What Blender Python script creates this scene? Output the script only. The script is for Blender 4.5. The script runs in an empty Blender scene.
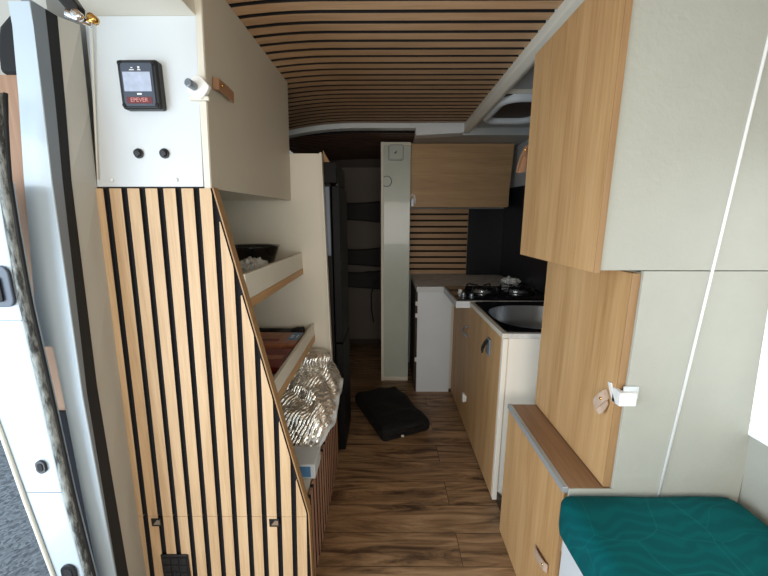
import bpy, bmesh, math, random
from mathutils import Vector, Matrix, noise
random.seed(7)
SC = bpy.context.scene
COL = SC.collection
R = math.radians

# ------------------------------------------------------------------ materials
def new_mat(name):
    m = bpy.data.materials.new(name); m.use_nodes = True
    nt = m.node_tree; b = nt.nodes['Principled BSDF']
    return m, nt, b
def s2l(c):
    return tuple((x/255/12.92 if x/255 <= .04045 else ((x/255+.055)/1.055)**2.4) for x in c) + (1,)
def plain(name, rgb, rough=.5, metal=0, bump=0, bscale=60, var=.04, vscale=6, spec=.5, coat=0, emis=0):
    m, nt, b = new_mat(name)
    N, L = nt.nodes, nt.links
    tc = N.new('ShaderNodeTexCoord')
    n = N.new('ShaderNodeTexNoise'); n.inputs['Scale'].default_value = vscale; n.inputs['Detail'].default_value = 3
    L.new(tc.outputs['Object'], n.inputs['Vector'])
    mx = N.new('ShaderNodeMix'); mx.data_type = 'RGBA'
    c = s2l(rgb)
    mx.inputs['A'].default_value = tuple(max(0, x*(1-var*2)) for x in c[:3])+(1,)
    mx.inputs['B'].default_value = tuple(min(1, x*(1+var*2)) for x in c[:3])+(1,)
    L.new(n.outputs['Fac'], mx.inputs['Factor'])
    L.new(mx.outputs['Result'], b.inputs['Base Color'])
    b.inputs['Roughness'].default_value = rough; b.inputs['Metallic'].default_value = metal
    b.inputs['Specular IOR Level'].default_value = spec
    b.inputs['Coat Weight'].default_value = coat
    if bump:
        n2 = N.new('ShaderNodeTexNoise'); n2.inputs['Scale'].default_value = bscale; n2.inputs['Detail'].default_value = 4
        L.new(tc.outputs['Object'], n2.inputs['Vector'])
        bp = N.new('ShaderNodeBump'); bp.inputs['Strength'].default_value = bump; bp.inputs['Distance'].default_value = .01
        L.new(n2.outputs['Fac'], bp.inputs['Height']); L.new(bp.outputs['Normal'], b.inputs['Normal'])
    if emis:
        b.inputs['Emission Color'].default_value = c; b.inputs['Emission Strength'].default_value = emis
    return m
def wood(name, dark, mid, light, axis='z', rough=.5, scale=1.0, fine=1.0, stops=(.3, .5, .72)):
    m, nt, b = new_mat(name)
    N, L = nt.nodes, nt.links
    tc = N.new('ShaderNodeTexCoord')
    def mp(lo, hi):
        q = N.new('ShaderNodeMapping')
        s = [hi, hi, hi]; s['xyz'.index(axis)] = lo
        q.inputs['Scale'].default_value = s
        L.new(tc.outputs['Object'], q.inputs['Vector']); return q
    a = mp(1.3*scale, 16*scale)
    n1 = N.new('ShaderNodeTexNoise'); n1.inputs['Scale'].default_value = 1.0; n1.inputs['Detail'].default_value = 5
    n1.inputs['Roughness'].default_value = .6; n1.inputs['Distortion'].default_value = .6
    L.new(a.outputs[0], n1.inputs['Vector'])
    f = mp(6*scale, 170*scale)
    n2 = N.new('ShaderNodeTexNoise'); n2.inputs['Scale'].default_value = 1.0; n2.inputs['Detail'].default_value = 4
    L.new(f.outputs[0], n2.inputs['Vector'])
    ad = N.new('ShaderNodeMix'); ad.data_type = 'FLOAT'; ad.inputs['Factor'].default_value = .38*fine
    L.new(n1.outputs['Fac'], ad.inputs['A']); L.new(n2.outputs['Fac'], ad.inputs['B'])
    r = N.new('ShaderNodeValToRGB')
    e = r.color_ramp.elements
    e[0].position = stops[0]; e[0].color = s2l(dark); e[1].position = stops[2]; e[1].color = s2l(light)
    q = r.color_ramp.elements.new(stops[1]); q.color = s2l(mid)
    L.new(ad.outputs['Result'], r.inputs['Fac']); L.new(r.outputs['Color'], b.inputs['Base Color'])
    b.inputs['Roughness'].default_value = rough
    bp = N.new('ShaderNodeBump'); bp.inputs['Strength'].default_value = .12; bp.inputs['Distance'].default_value = .004
    L.new(n2.outputs['Fac'], bp.inputs['Height']); L.new(bp.outputs['Normal'], b.inputs['Normal'])
    return m

M = {}
M['slat_oak'] = wood('slat_oak', (178,144,106), (202,169,130), (218,188,150), 'z', .55, 1.3)
M['ceil_oak'] = wood('ceiling_oak', (160,126,94), (188,152,116), (206,172,136), 'x', .6, 1.2)
M['side_oak_shade'] = wood('side_slat_oak_with_shade', (150,108,86), (178,134,108), (194,152,124), 'z', .6, 1.2)  # slat oak again, darker and redder: aisle shade put into the colour
M['oak_v'] = wood('oak_door_vertical', (172,130,84), (198,157,108), (214,175,127), 'z', .5, .75)
M['oak_h'] = wood('oak_door_horizontal', (160,126,86), (186,150,108), (200,166,124), 'x', .5, .9)
M['oak_edge'] = wood('oak_edge_band', (142,108,70), (162,126,86), (178,142,100), 'z', .55, 1.0)
M['oak_top'] = wood('oak_worktop_brown', (118,88,62), (146,112,82), (162,126,94), 'y', .5, 1.0)
M['oak_rail'] = wood('oak_shelf_rail', (170,128,82), (190,148,100), (204,164,118), 'y', .5, 1.0)
M['door_ply'] = wood('door_plywood', (138,104,80), (160,124,98), (174,138,112), 'z', .6, .8)
M['felt'] = plain('black_felt', (26,26,32), .95, bump=.3, bscale=400)
M['ceil_felt'] = plain('ceiling_felt', (26,22,22), .95, bump=.3, bscale=400)
M['white'] = plain('white_laminate', (214,220,224), .38, var=.02)
M['cream'] = plain('cream_laminate', (222,217,203), .45, var=.02)
M['taupe'] = plain('taupe_door_film', (196,188,172), .5, var=.025, bump=.05, bscale=900)
M['lining'] = plain('beige_lining', (186,184,176), .6, var=.03, vscale=3)
M['paint'] = plain('white_body_paint', (186,200,210), .3, var=.03, vscale=4, coat=.4)
M['greywall'] = plain('grey_wall_film', (178,178,168), .5, bump=.14, bscale=70, var=.03, vscale=9)
M['greytrim'] = plain('grey_trim', (120,128,136), .5)
M['roofgrey'] = plain('grey_roof_paint', (176,180,180), .5, var=.05)
M['plastic'] = plain('white_plastic', (238,238,236), .35)
M['black'] = plain('black_plastic', (22,22,24), .4)
M['rubber'] = plain('black_rubber', (24,24,26), .8)
M['blackglass'] = plain('black_glass', (10,11,14), .08, spec=.6, coat=.5)
M['splash'] = plain('dark_blue_black_panel', (22,25,34), .35, var=.1)
M['fridge'] = plain('black_fridge', (9,9,11), .55, spec=.2)
M['fridgeband'] = plain('blue_grey_gloss', (84,96,114), .35)
M['steel'] = plain('brushed_steel', (226,230,234), .3, metal=.9)
M['chrome'] = plain('chrome', (225,225,225), .12, metal=1)
M['brass'] = plain('brass_rivet', (222,178,104), .25, metal=1)
M['leather'] = plain('tan_leather', (150,112,84), .65, bump=.2, bscale=200, var=.08, vscale=30)
M['leather_pale'] = plain('pale_leather', (186,162,142), .65, bump=.2, bscale=200, var=.08, vscale=30)
M['darkwood_and_shade'] = plain('dark_brown_panel_and_rear_shade', (58,44,34), .6, var=.1)  # dark wood parts; also stands in for shade on the end wall
M['rearwall_shade'] = plain('rear_wall_beige_with_shade', (98,88,80), .6, var=.05)  # beige darkened, the shade of the rear passage is in the colour
M['partition'] = plain('grey_green_partition', (186,194,184), .3, var=.03, coat=.3)
M['red'] = plain('red_pack', (128,34,28), .4, var=.35, vscale=26)
M['orange'] = plain('orange_pack', (172,112,82), .4, var=.3, vscale=30)
M['bluelabel'] = plain('blue_label', (86,134,176), .4)
M['paperwhite'] = plain('white_print', (240,240,238), .6)
M['screen'] = plain('grey_lcd_screen', (176,186,206), .25, var=.12, vscale=60)
M['bezel'] = plain('meter_bezel', (70,78,92), .35)
M['redprint'] = plain('red_print', (104,44,48), .5)
M['steelgrey'] = plain('zinc_grey', (130,138,146), .35, metal=.6)
M['asphalt'] = None
M['rear_oak_shade'] = wood('rear_ceiling_oak_with_shade', (96,66,54), (116,82,66), (134,98,80), 'x', .6, 1.2)  # ceiling oak darkened to paint in the shade at the rear
M['wallgrey'] = plain('light_grey_side_wall', (206,208,210), .55, var=.03)
M['coolwhite'] = plain('cool_white_front', (226,236,246), .35, var=.02)
M['warmwhite'] = plain('warm_white_end_panel', (246,240,228), .45, var=.03)
M['pinkprint'] = plain('pale_red_print', (222,150,146), .5)
M['steelgrey2'] = plain('pale_metal_edge', (166,170,172), .4, metal=.2)
M['frame_white_glow'] = plain('window_frame_white_glow', (250,252,250), .4, emis=.25)  # frame glows a little to imitate daylight falling on it
M['winpane'] = plain('glowing_window_pane', (244,250,250), .3, emis=.7)  # glow in the pane stands in for daylight outside
M['bagblack'] = plain('black_nylon', (5,5,7), .8, bump=.6, bscale=60)

def asphalt():
    m, nt, b = new_mat('asphalt'); N, L = nt.nodes, nt.links
    tc = N.new('ShaderNodeTexCoord')
    v = N.new('ShaderNodeTexVoronoi'); v.inputs['Scale'].default_value = 70
    n = N.new('ShaderNodeTexNoise'); n.inputs['Scale'].default_value = 3
    L.new(tc.outputs['Object'], v.inputs['Vector']); L.new(tc.outputs['Object'], n.inputs['Vector'])
    r = N.new('ShaderNodeValToRGB'); r.color_ramp.elements[0].color = s2l((84,92,100)); r.color_ramp.elements[1].color = s2l((150,158,166))
    r.color_ramp.elements[0].position = .1; r.color_ramp.elements[1].position = .9
    L.new(v.outputs['Color'], r.inputs['Fac'])
    L.new(r.outputs['Color'], b.inputs['Base Color']); b.inputs['Roughness'].default_value = .9
    return m
M['asphalt'] = asphalt()
def floor_mat():
    m, nt, b = new_mat('dark_oak_planks'); N, L = nt.nodes, nt.links
    tc = N.new('ShaderNodeTexCoord')
    mp = N.new('ShaderNodeMapping'); L.new(tc.outputs['Object'], mp.inputs['Vector'])
    mp.inputs['Location'].default_value = (.35, .01, 0)
    br = N.new('ShaderNodeTexBrick'); br.inputs['Scale'].default_value = 1
    br.inputs['Brick Width'].default_value = 1.25; br.inputs['Row Height'].default_value = .152
    br.inputs['Mortar Size'].default_value = .0016; br.inputs['Mortar Smooth'].default_value = .2
    br.inputs['Color1'].default_value = (.0, .0, .0, 1); br.inputs['Color2'].default_value = (1, 1, 1, 1)
    br.inputs['Mortar'].default_value = (.5, .5, .5, 1); br.inputs['Bias'].default_value = 0
    L.new(mp.outputs[0], br.inputs['Vector'])
    # offset grain per plank
    vm = N.new('ShaderNodeVectorMath'); vm.operation = 'MULTIPLY_ADD'
    vm.inputs[1].default_value = (7, 3, 5); L.new(br.outputs['Color'], vm.inputs[0])
    sc = N.new('ShaderNodeMapping'); sc.inputs['Scale'].default_value = (2.2, 17, 1); L.new(tc.outputs['Object'], sc.inputs['Vector'])
    L.new(sc.outputs[0], vm.inputs[2])
    n1 = N.new('ShaderNodeTexNoise'); n1.inputs['Scale'].default_value = 1; n1.inputs['Detail'].default_value = 6; n1.inputs['Distortion'].default_value = 1.2
    n1.inputs['Roughness'].default_value = .65
    L.new(vm.outputs[0], n1.inputs['Vector'])
    r = N.new('ShaderNodeValToRGB'); e = r.color_ramp.elements
    e[0].position = .36; e[0].color = s2l((78,58,42)); e[1].position = .68; e[1].color = s2l((182,148,112))
    q = e.new(.5); q.color = s2l((142,111,80))
    L.new(n1.outputs['Fac'], r.inputs['Fac'])
    hs = N.new('ShaderNodeHueSaturation')
    mr = N.new('ShaderNodeMapRange'); mr.inputs['To Min'].default_value = .9; mr.inputs['To Max'].default_value = 1.08
    L.new(br.outputs['Color'], mr.inputs['Value']); L.new(mr.outputs[0], hs.inputs['Value'])
    L.new(r.outputs['Color'], hs.inputs['Color'])
    mx = N.new('ShaderNodeMix'); mx.data_type = 'RGBA'; mx.inputs['B'].default_value = s2l((66,48,36))
    L.new(br.outputs['Fac'], mx.inputs['Factor']); L.new(hs.outputs['Color'], mx.inputs['A'])
    L.new(mx.outputs['Result'], b.inputs['Base Color']); b.inputs['Roughness'].default_value = .45
    return m
M['floor'] = floor_mat()
def counter_mat():
    m, nt, b = new_mat('speckled_grey_worktop'); N, L = nt.nodes, nt.links
    tc = N.new('ShaderNodeTexCoord'); mp = N.new('ShaderNodeMapping'); mp.inputs['Scale'].default_value = (6, 40, 6)
    L.new(tc.outputs['Object'], mp.inputs['Vector'])
    n = N.new('ShaderNodeTexNoise'); n.inputs['Scale'].default_value = 2; n.inputs['Detail'].default_value = 6
    L.new(mp.outputs[0], n.inputs['Vector'])
    r = N.new('ShaderNodeValToRGB'); r.color_ramp.elements[0].color = s2l((206,202,196)); r.color_ramp.elements[1].color = s2l((248,247,244))
    r.color_ramp.elements[0].position = .35; r.color_ramp.elements[1].position = .65
    L.new(n.outputs['Fac'], r.inputs['Fac']); L.new(r.outputs['Color'], b.inputs['Base Color']); b.inputs['Roughness'].default_value = .6; b.inputs['Specular IOR Level'].default_value = .25
    return m
M['counter'] = counter_mat()
def teal_mat():
    m, nt, b = new_mat('teal_leaf_fabric'); N, L = nt.nodes, nt.links
    tc = N.new('ShaderNodeTexCoord')
    n = N.new('ShaderNodeTexNoise'); n.inputs['Scale'].default_value = 2.6; n.inputs['Detail'].default_value = 2
    L.new(tc.outputs['Object'], n.inputs['Vector'])
    mp = N.new('ShaderNodeVectorMath'); mp.operation = 'MULTIPLY_ADD'; mp.inputs[1].default_value = (.35, .35, .1)
    L.new(n.outputs['Color'], mp.inputs[0]); L.new(tc.outputs['Object'], mp.inputs[2])
    w = N.new('ShaderNodeTexWave'); w.wave_type = 'RINGS'; w.inputs['Scale'].default_value = 9; w.inputs['Distortion'].default_value = 9
    w.inputs['Detail'].default_value = 2
    L.new(mp.outputs[0], w.inputs['Vector'])
    v = N.new('ShaderNodeTexVoronoi'); v.feature = 'DISTANCE_TO_EDGE'; v.inputs['Scale'].default_value = 6; L.new(mp.outputs[0], v.inputs['Vector'])
    r = N.new('ShaderNodeValToRGB'); r.color_ramp.elements[0].color = s2l((0,82,86)); r.color_ramp.elements[1].color = s2l((0,90,93))
    r.color_ramp.elements[0].position = .3; r.color_ramp.elements[1].position = .9
    L.new(w.outputs['Fac'], r.inputs['Fac'])
    gt = N.new('ShaderNodeMath'); gt.operation = 'LESS_THAN'; gt.inputs[1].default_value = .012; L.new(v.outputs['Distance'], gt.inputs[0])
    g2 = N.new('ShaderNodeMath'); g2.operation = 'MULTIPLY'; g2.inputs[1].default_value = .16; L.new(gt.outputs[0], g2.inputs[0])
    mx = N.new('ShaderNodeMix'); mx.data_type = 'RGBA'; mx.inputs['B'].default_value = s2l((24,128,124))
    L.new(g2.outputs[0], mx.inputs['Factor']); L.new(r.outputs['Color'], mx.inputs['A'])
    L.new(mx.outputs['Result'], b.inputs['Base Color']); b.inputs['Roughness'].default_value = .85
    b.inputs['Specular IOR Level'].default_value = .15
    bp = N.new('ShaderNodeBump'); bp.inputs['Strength'].default_value = .09; bp.inputs['Distance'].default_value = .003
    L.new(w.outputs['Fac'], bp.inputs['Height']); L.new(bp.outputs['Normal'], b.inputs['Normal'])
    return m
M['teal'] = teal_mat()
def foil_mat():
    m, nt, b = new_mat('quilted_silver_foil'); N, L = nt.nodes, nt.links
    tc = N.new('ShaderNodeTexCoord')
    v = N.new('ShaderNodeTexVoronoi'); v.inputs['Scale'].default_value = 42; L.new(tc.outputs['Object'], v.inputs['Vector'])
    q = N.new('ShaderNodeMapping'); q.inputs['Rotation'].default_value = (0, 0, R(38)); L.new(tc.outputs['Object'], q.inputs['Vector'])
    w = N.new('ShaderNodeTexWave'); w.inputs['Scale'].default_value = 26; w.inputs['Distortion'].default_value = 1.5; L.new(q.outputs[0], w.inputs['Vector'])
    ml = N.new('ShaderNodeMath'); ml.operation = 'MULTIPLY'; L.new(w.outputs['Fac'], ml.inputs[0]); L.new(v.outputs['Distance'], ml.inputs[1])
    bp = N.new('ShaderNodeBump'); bp.inputs['Strength'].default_value = .55; bp.inputs['Distance'].default_value = .012
    L.new(ml.outputs[0], bp.inputs['Height']); L.new(bp.outputs['Normal'], b.inputs['Normal'])
    r = N.new('ShaderNodeValToRGB'); r.color_ramp.elements[0].color = s2l((200,186,168)); r.color_ramp.elements[1].color = s2l((250,248,242))
    L.new(v.outputs['Distance'], r.inputs['Fac']); r.color_ramp.elements[1].position = .5
    L.new(r.outputs['Color'], b.inputs['Base Color'])
    b.inputs['Metallic'].default_value = .85; b.inputs['Roughness'].default_value = .27
    return m
M['foil'] = foil_mat()
def clear_mat():
    m, nt, b = new_mat('crumpled_clear_plastic')
    b.inputs['Base Color'].default_value = (.8, .82, .8, 1); b.inputs['Roughness'].default_value = .25
    b.inputs['Transmission Weight'].default_value = .35; b.inputs['Specular IOR Level'].default_value = .8
    N, L = nt.nodes, nt.links
    tc = N.new('ShaderNodeTexCoord'); n = N.new('ShaderNodeTexVoronoi'); n.inputs['Scale'].default_value = 45
    L.new(tc.outputs['Object'], n.inputs['Vector'])
    bp = N.new('ShaderNodeBump'); bp.inputs['Strength'].default_value = .8; bp.inputs['Distance'].default_value = .01
    L.new(n.outputs['Distance'], bp.inputs['Height']); L.new(bp.outputs['Normal'], b.inputs['Normal'])
    return m
M['clear'] = clear_mat()
def net_mat():
    m, nt, b = new_mat('black_elastic_mesh'); N, L = nt.nodes, nt.links
    tc = N.new('ShaderNodeTexCoord')
    mp = N.new('ShaderNodeMapping'); mp.inputs['Rotation'].default_value = (0, R(45), 0); L.new(tc.outputs['Object'], mp.inputs['Vector'])
    w = N.new('ShaderNodeTexWave'); w.inputs['Scale'].default_value = 26; L.new(mp.outputs[0], w.inputs['Vector'])
    w2 = N.new('ShaderNodeTexWave'); w2.bands_direction = 'Z'; w2.inputs['Scale'].default_value = 26; L.new(mp.outputs[0], w2.inputs['Vector'])
    mn = N.new('ShaderNodeMath'); mn.operation = 'MAXIMUM'; L.new(w.outputs['Fac'], mn.inputs[0]); L.new(w2.outputs['Fac'], mn.inputs[1])
    g = N.new('ShaderNodeMapRange'); g.inputs['From Min'].default_value = .5; g.inputs['From Max'].default_value = .8
    g.inputs['To Min'].default_value = .45
    L.new(mn.outputs[0], g.inputs['Value']); L.new(g.outputs[0], b.inputs['Alpha'])
    b.inputs['Base Color'].default_value = (.03, .03, .032, 1); b.inputs['Roughness'].default_value = .8
    return m
M['net'] = net_mat()
def seal_mat():
    m, nt, b = new_mat('worn_rubber_seal'); N, L = nt.nodes, nt.links
    tc = N.new('ShaderNodeTexCoord'); mp = N.new('ShaderNodeMapping'); mp.inputs['Scale'].default_value = (60, 60, 14)
    L.new(tc.outputs['Object'], mp.inputs['Vector'])
    n = N.new('ShaderNodeTexNoise'); n.inputs['Scale'].default_value = 1; n.inputs['Detail'].default_value = 7; n.inputs['Roughness'].default_value = .7
    L.new(mp.outputs[0], n.inputs['Vector'])
    r = N.new('ShaderNodeValToRGB'); r.color_ramp.elements[0].color = s2l((46,46,44)); r.color_ramp.elements[1].color = s2l((150,154,150))
    r.color_ramp.elements[0].position = .42; r.color_ramp.elements[1].position = .6
    L.new(n.outputs['Fac'], r.inputs['Fac']); L.new(r.outputs['Color'], b.inputs['Base Color']); b.inputs['Roughness'].default_value = .85
    return m
M['seal'] = seal_mat()

# ------------------------------------------------------------------ mesh helpers
class MB:
    def __init__(s): s.bm = bmesh.new(); s.k = 0
    def mat(s, k): s.k = k; return s
    def face(s, pts):
        vs = [s.bm.verts.new(p) for p in pts]
        f = s.bm.faces.new(vs); f.material_index = s.k; return f
    def box(s, x0, x1, y0, y1, z0, z1):
        return s.hexa([(x0,y0,z0),(x1,y0,z0),(x1,y1,z0),(x0,y1,z0)], [(x0,y0,z1),(x1,y0,z1),(x1,y1,z1),(x0,y1,z1)])
    def hexa(s, lo, hi):
        return s.loft([lo, hi])
    def loft(s, rings, cap=True, closed=True):
        rs = [[s.bm.verts.new(p) for p in r] for r in rings]
        n = len(rs[0])
        for a, b in zip(rs, rs[1:]):
            for i in range(n if closed else n-1):
                j = (i+1) % n
                f = s.bm.faces.new((a[i], a[j], b[j], b[i])); f.material_index = s.k
        if cap and closed:
            f = s.bm.faces.new(rs[0][::-1]); f.material_index = s.k
            f = s.bm.faces.new(rs[-1]); f.material_index = s.k
        return s
    def prism(s, pts, off):
        o = Vector(off)
        return s.loft([pts, [tuple(Vector(p)+o) for p in pts]])
    def tube(s, pts, r, n=10, cap=True):
        P = [Vector(p) for p in pts]; rings = []
        rr = r if isinstance(r, (list, tuple)) else [r]*len(P)
        up = None
        for i, p in enumerate(P):
            t = (P[min(i+1, len(P)-1)]-P[max(i-1, 0)]).normalized()
            if up is None:
                up = t.orthogonal().normalized()
            up = (up - t*up.dot(t))
            up = up.normalized() if up.length > 1e-5 else t.orthogonal().normalized()
            w = t.cross(up)
            rings.append([tuple(p + (up*math.cos(a)+w*math.sin(a))*rr[i]) for a in [2*math.pi*k/n for k in range(n)]])
        return s.loft(rings, cap)
    def slatsides(s, axis, k, tol=.9):
        # faces whose normal runs along the given axis take material k (black edges of acoustic slats)
        bmesh.ops.recalc_face_normals(s.bm, faces=s.bm.faces)
        for f in s.bm.faces:
            if f.material_index == 0 and abs(f.normal[axis]) > tol: f.material_index = k
        return s
    def cyl(s, a, b, r, n=20): return s.tube([a, b], r, n)
    def ribbon(s, pts, wv, th=.002):
        P = [Vector(p) for p in pts]; w = Vector(wv)
        rings = []
        for i, p in enumerate(P):
            t = (P[min(i+1, len(P)-1)]-P[max(i-1, 0)]).normalized()
            nn = t.cross(w).normalized()*th/2
            rings.append([tuple(p-w/2-nn), tuple(p+w/2-nn), tuple(p+w/2+nn), tuple(p-w/2+nn)])
        return s.loft(rings)
    def lathe(s, c, prof, n=32, axis='z'):
        c = Vector(c); rings = []
        for r, h in prof:
            ring = []
            for k in range(n):
                a = 2*math.pi*k/n
                if axis == 'z': v = (r*math.cos(a), r*math.sin(a), h)
                elif axis == 'y': v = (r*math.cos(a), h, r*math.sin(a))
                else: v = (h, r*math.cos(a), r*math.sin(a))
                ring.append(tuple(c+Vector(v)))
            rings.append(ring)
        return s.loft(rings)
    def grid(s, fn, nu, nv):
        V = [[s.bm.verts.new(fn(i/nu, j/nv)) for j in range(nv+1)] for i in range(nu+1)]
        for i in range(nu):
            for j in range(nv):
                f = s.bm.faces.new((V[i][j], V[i+1][j], V[i+1][j+1], V[i][j+1])); f.material_index = s.k
        return s
    def build(s, name, mats, parent=None, smooth=False, bevel=0, seg=2, recalc=True, solid=0, sub=0):
        if recalc: bmesh.ops.recalc_face_normals(s.bm, faces=s.bm.faces)
        o0 = Vector(parent_world(parent)) if parent else None
        me = bpy.data.meshes.new(name)
        if parent is None:
            cs = [v.co for v in s.bm.verts]
            mn = Vector([min(c[i] for c in cs) for i in range(3)]); mxx = Vector([max(c[i] for c in cs) for i in range(3)])
            o0 = Vector(((mn.x+mxx.x)/2, (mn.y+mxx.y)/2, mn.z))
        bmesh.ops.translate(s.bm, verts=s.bm.verts, vec=-o0)
        s.bm.to_mesh(me); s.bm.free()
        if not isinstance(mats, (list, tuple)): mats = [mats]
        for m in mats: me.materials.append(M[m])
        o = bpy.data.objects.new(name, me); COL.objects.link(o)
        if parent: o.parent = parent
        else: o.location = o0
        if smooth:
            for p in me.polygons: p.use_smooth = True
        if solid:
            q = o.modifiers.new('solid', 'SOLIDIFY'); q.thickness = solid; q.offset = 0
        if bevel:
            q = o.modifiers.new('bevel', 'BEVEL'); q.width = bevel; q.segments = seg; q.limit_method = 'ANGLE'; q.angle_limit = R(40)
        if sub:
            q = o.modifiers.new('sub', 'SUBSURF'); q.levels = sub; q.render_levels = sub
        return o
def parent_world(p):
    v = Vector((0, 0, 0))
    while p is not None:
        v = v + p.location; p = p.parent
    return v
def tag(o, label=None, cat=None, group=None, kind=None):
    if label: o['label'] = label
    if cat: o['category'] = cat
    if group: o['group'] = group
    if kind: o['kind'] = kind
    return o
def thing(name, loc, label, cat, group=None):
    o = bpy.data.objects.new(name, None); COL.objects.link(o); o.location = loc; o.empty_display_size = .05
    return tag(o, label, cat, group)
def struct(o, label, cat='structure'):
    o['kind'] = 'structure'; o['label'] = label; o['category'] = cat; return o
def rounded_rect(cx, cy, w, h, r, n=6):
    pts = []
    for (sx, sy, a0) in ((1, 1, 0), (-1, 1, 90), (-1, -1, 180), (1, -1, 270)):
        for k in range(n+1):
            a = R(a0+90*k/n)
            pts.append((cx+sx*(w/2-r)+r*math.cos(a), cy+sy*(h/2-r)+r*math.sin(a)))
    return pts
def text_mesh(body, size, matrix, mat, name, parent, extrude=.0004):
    cu = bpy.data.curves.new(name, 'FONT'); cu.body = body; cu.size = size; cu.extrude = extrude
    cu.align_x = 'CENTER'; cu.align_y = 'CENTER'
    t = bpy.data.objects.new(name, cu); COL.objects.link(t)
    dg = bpy.context.evaluated_depsgraph_get(); dg.update()
    me = bpy.data.meshes.new_from_object(t.evaluated_get(dg))
    bpy.data.objects.remove(t); bpy.data.curves.remove(cu)
    me.transform(Matrix.Translation(-parent_world(parent)) @ matrix)
    me.materials.clear(); me.materials.append(M[mat])
    o = bpy.data.objects.new(name, me); COL.objects.link(o); o.parent = parent
    return o
FACE_CAM = Matrix.Rotation(R(90), 4, 'X')       # text standing upright, facing -Y

# ------------------------------------------------------------------ the shell
XR = 1.06
def ceil_z(x): return 2.0 - (.045*((-.2-x)/.45)**2 if x < -.2 else 0)
b = MB(); b.box(-.99, XR, -1.4, 3.7, -.04, 0)
struct(b.build('floor', 'floor'), 'dark oak plank floor of the camper aisle', 'floor')
b = MB(); b.box(-14, -1.03, -8, 14, -.62, -.5)
b.box(-1.03, 14, -8, 14, -.62, -.5)
tag(struct(b.build('ground', 'asphalt'), 'grey asphalt ground outside the open side door', 'ground'))

def slat_ceiling(name, y0, y1, g0, pitch, zf, x0, x1, label, zoff=.012, wm='ceil_oak'):
    b = MB()
    n = 18
    xs = [x0+(x1-x0)*i/n for i in range(n+1)]
    b.mat(1)
    ring = lambda y, a, c: [(x, y, zf(x)+a) for x in xs]+[(x, y, zf(x)+c) for x in xs[::-1]]
    b.loft([ring(y0, zoff, zoff+.02), ring(y1, zoff, zoff+.02)])
    b.mat(0)
    k = math.ceil((y0-g0)/pitch)
    while g0+(k+1)*pitch < y1+.01:
        a = g0+k*pitch+.009; c = g0+(k+1)*pitch-.009
        b.loft([ring(a, 0, zoff-.0005), ring(min(c, y1), 0, zoff-.0005)])
        k += 1
    b.slatsides(1, 1)
    return struct(b.build(name, [wm, 'ceil_felt']), label, 'ceiling')
slat_ceiling('ceiling', -1.4, 2.5, 1.2236, .06, ceil_z, -.80, .53, 'arched ceiling of oak slats on black felt running across the van')
slat_ceiling('ceiling_rear', 2.56, 3.66, 2.6, .05, lambda x: 1.965-.06*x*x, -.80, .21, 'lower slatted ceiling with shade painted dark beyond the white cross beam', wm='rear_oak_shade')
b = MB(); b.box(.60, XR, -1.4, 1.88, 2.0, 2.02); b.box(.60, XR, 2.32, 3.2, 2.0, 2.02); b.box(.92, XR, 1.88, 2.32, 2.0, 2.02)
struct(b.build('ceiling_right', 'roofgrey'), 'grey painted ceiling strip above the kitchen', 'ceiling')
# rail along the ceiling on the right, over the cabinets
b = MB(); b.prism([(.528,-1.4,1.968),(.56,-1.4,1.950),(.58,-1.4,1.955),(.60,-1.4,1.99),(.60,-1.4,2.02),(.528,-1.4,2.02)], (0, 3.97, 0))
struct(b.build('trim_1', 'cream', bevel=.006), 'cream rail along the right edge of the slatted ceiling', 'trim')
# white cross beam (arched strip + deeper block on its right)
b = MB(); xs = [-.80+(.2+.80)*i/16 for i in range(17)]
b.loft([[(x, y, ceil_z(x)-.028) for x in xs]+[(x, y, ceil_z(x)+.03) for x in xs[::-1]] for y in (2.50, 2.57)])
b.hexa([(.2,2.5,1.925),(.53,2.5,1.942),(.53,2.6,1.942),(.2,2.6,1.925)], [(.2,2.5,2.03),(.53,2.5,2.03),(.53,2.6,2.03),(.2,2.6,2.03)])
struct(b.build('trim_2', 'white', bevel=.003), 'white arched cross beam between the two slatted ceilings', 'trim')
b = MB(); b.box(.21, XR, 2.605, 3.2, 1.95, 2.0)
struct(b.build('trim_3', 'roofgrey'), 'grey soffit above the rear kitchen cupboard', 'trim')
# walls
b = MB(); b.box(.191, XR, 3.17, 3.21, 0, 2.0)
struct(b.build('wall_back', 'roofgrey'), 'grey wall behind the kitchen corner', 'wall')
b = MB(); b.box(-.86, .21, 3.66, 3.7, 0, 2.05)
struct(b.build('wall_rear', 'darkwood_and_shade'), 'beige end wall with rear shade put into its dark colour', 'wall')  # dark brown used here as painted shade
b = MB(); b.box(XR, XR+.04, .86, 3.2, -.04, 2.03)
struct(b.build('wall_kitchen', 'wallgrey'), 'grey side wall beside the sink and hob', 'wall')
b = MB(); b.box(-.025, .190, 2.78, 2.83, 0, 1.925); b.box(.165, .190, 2.83, 3.66, 0, 1.925)
struct(b.build('wall_partition', 'partition', bevel=.004), 'narrow grey green partition wall at end of aisle', 'wall')
b = MB(); b.box(-.040, -.018, 2.765, 2.80, 0, 1.94); b.box(-.04, .188, 2.77, 2.782, 0, .035); b.box(-.04, .188, 2.77, 2.782, 1.915, 1.94)
struct(b.build('trim_4', 'cream', bevel=.003), 'pale edge trim around the partition wall', 'trim')
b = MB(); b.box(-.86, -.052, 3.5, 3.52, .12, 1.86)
struct(b.build('door_2', 'rearwall_shade'), 'beige panel door with painted shade behind the storage nets', 'door')
b = MB(); b.box(-1.02, -.86, .99, 3.7, -.04, 2.06)
struct(b.build('wall_left', 'lining'), 'left van side wall behind the shelf unit', 'wall')

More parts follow.
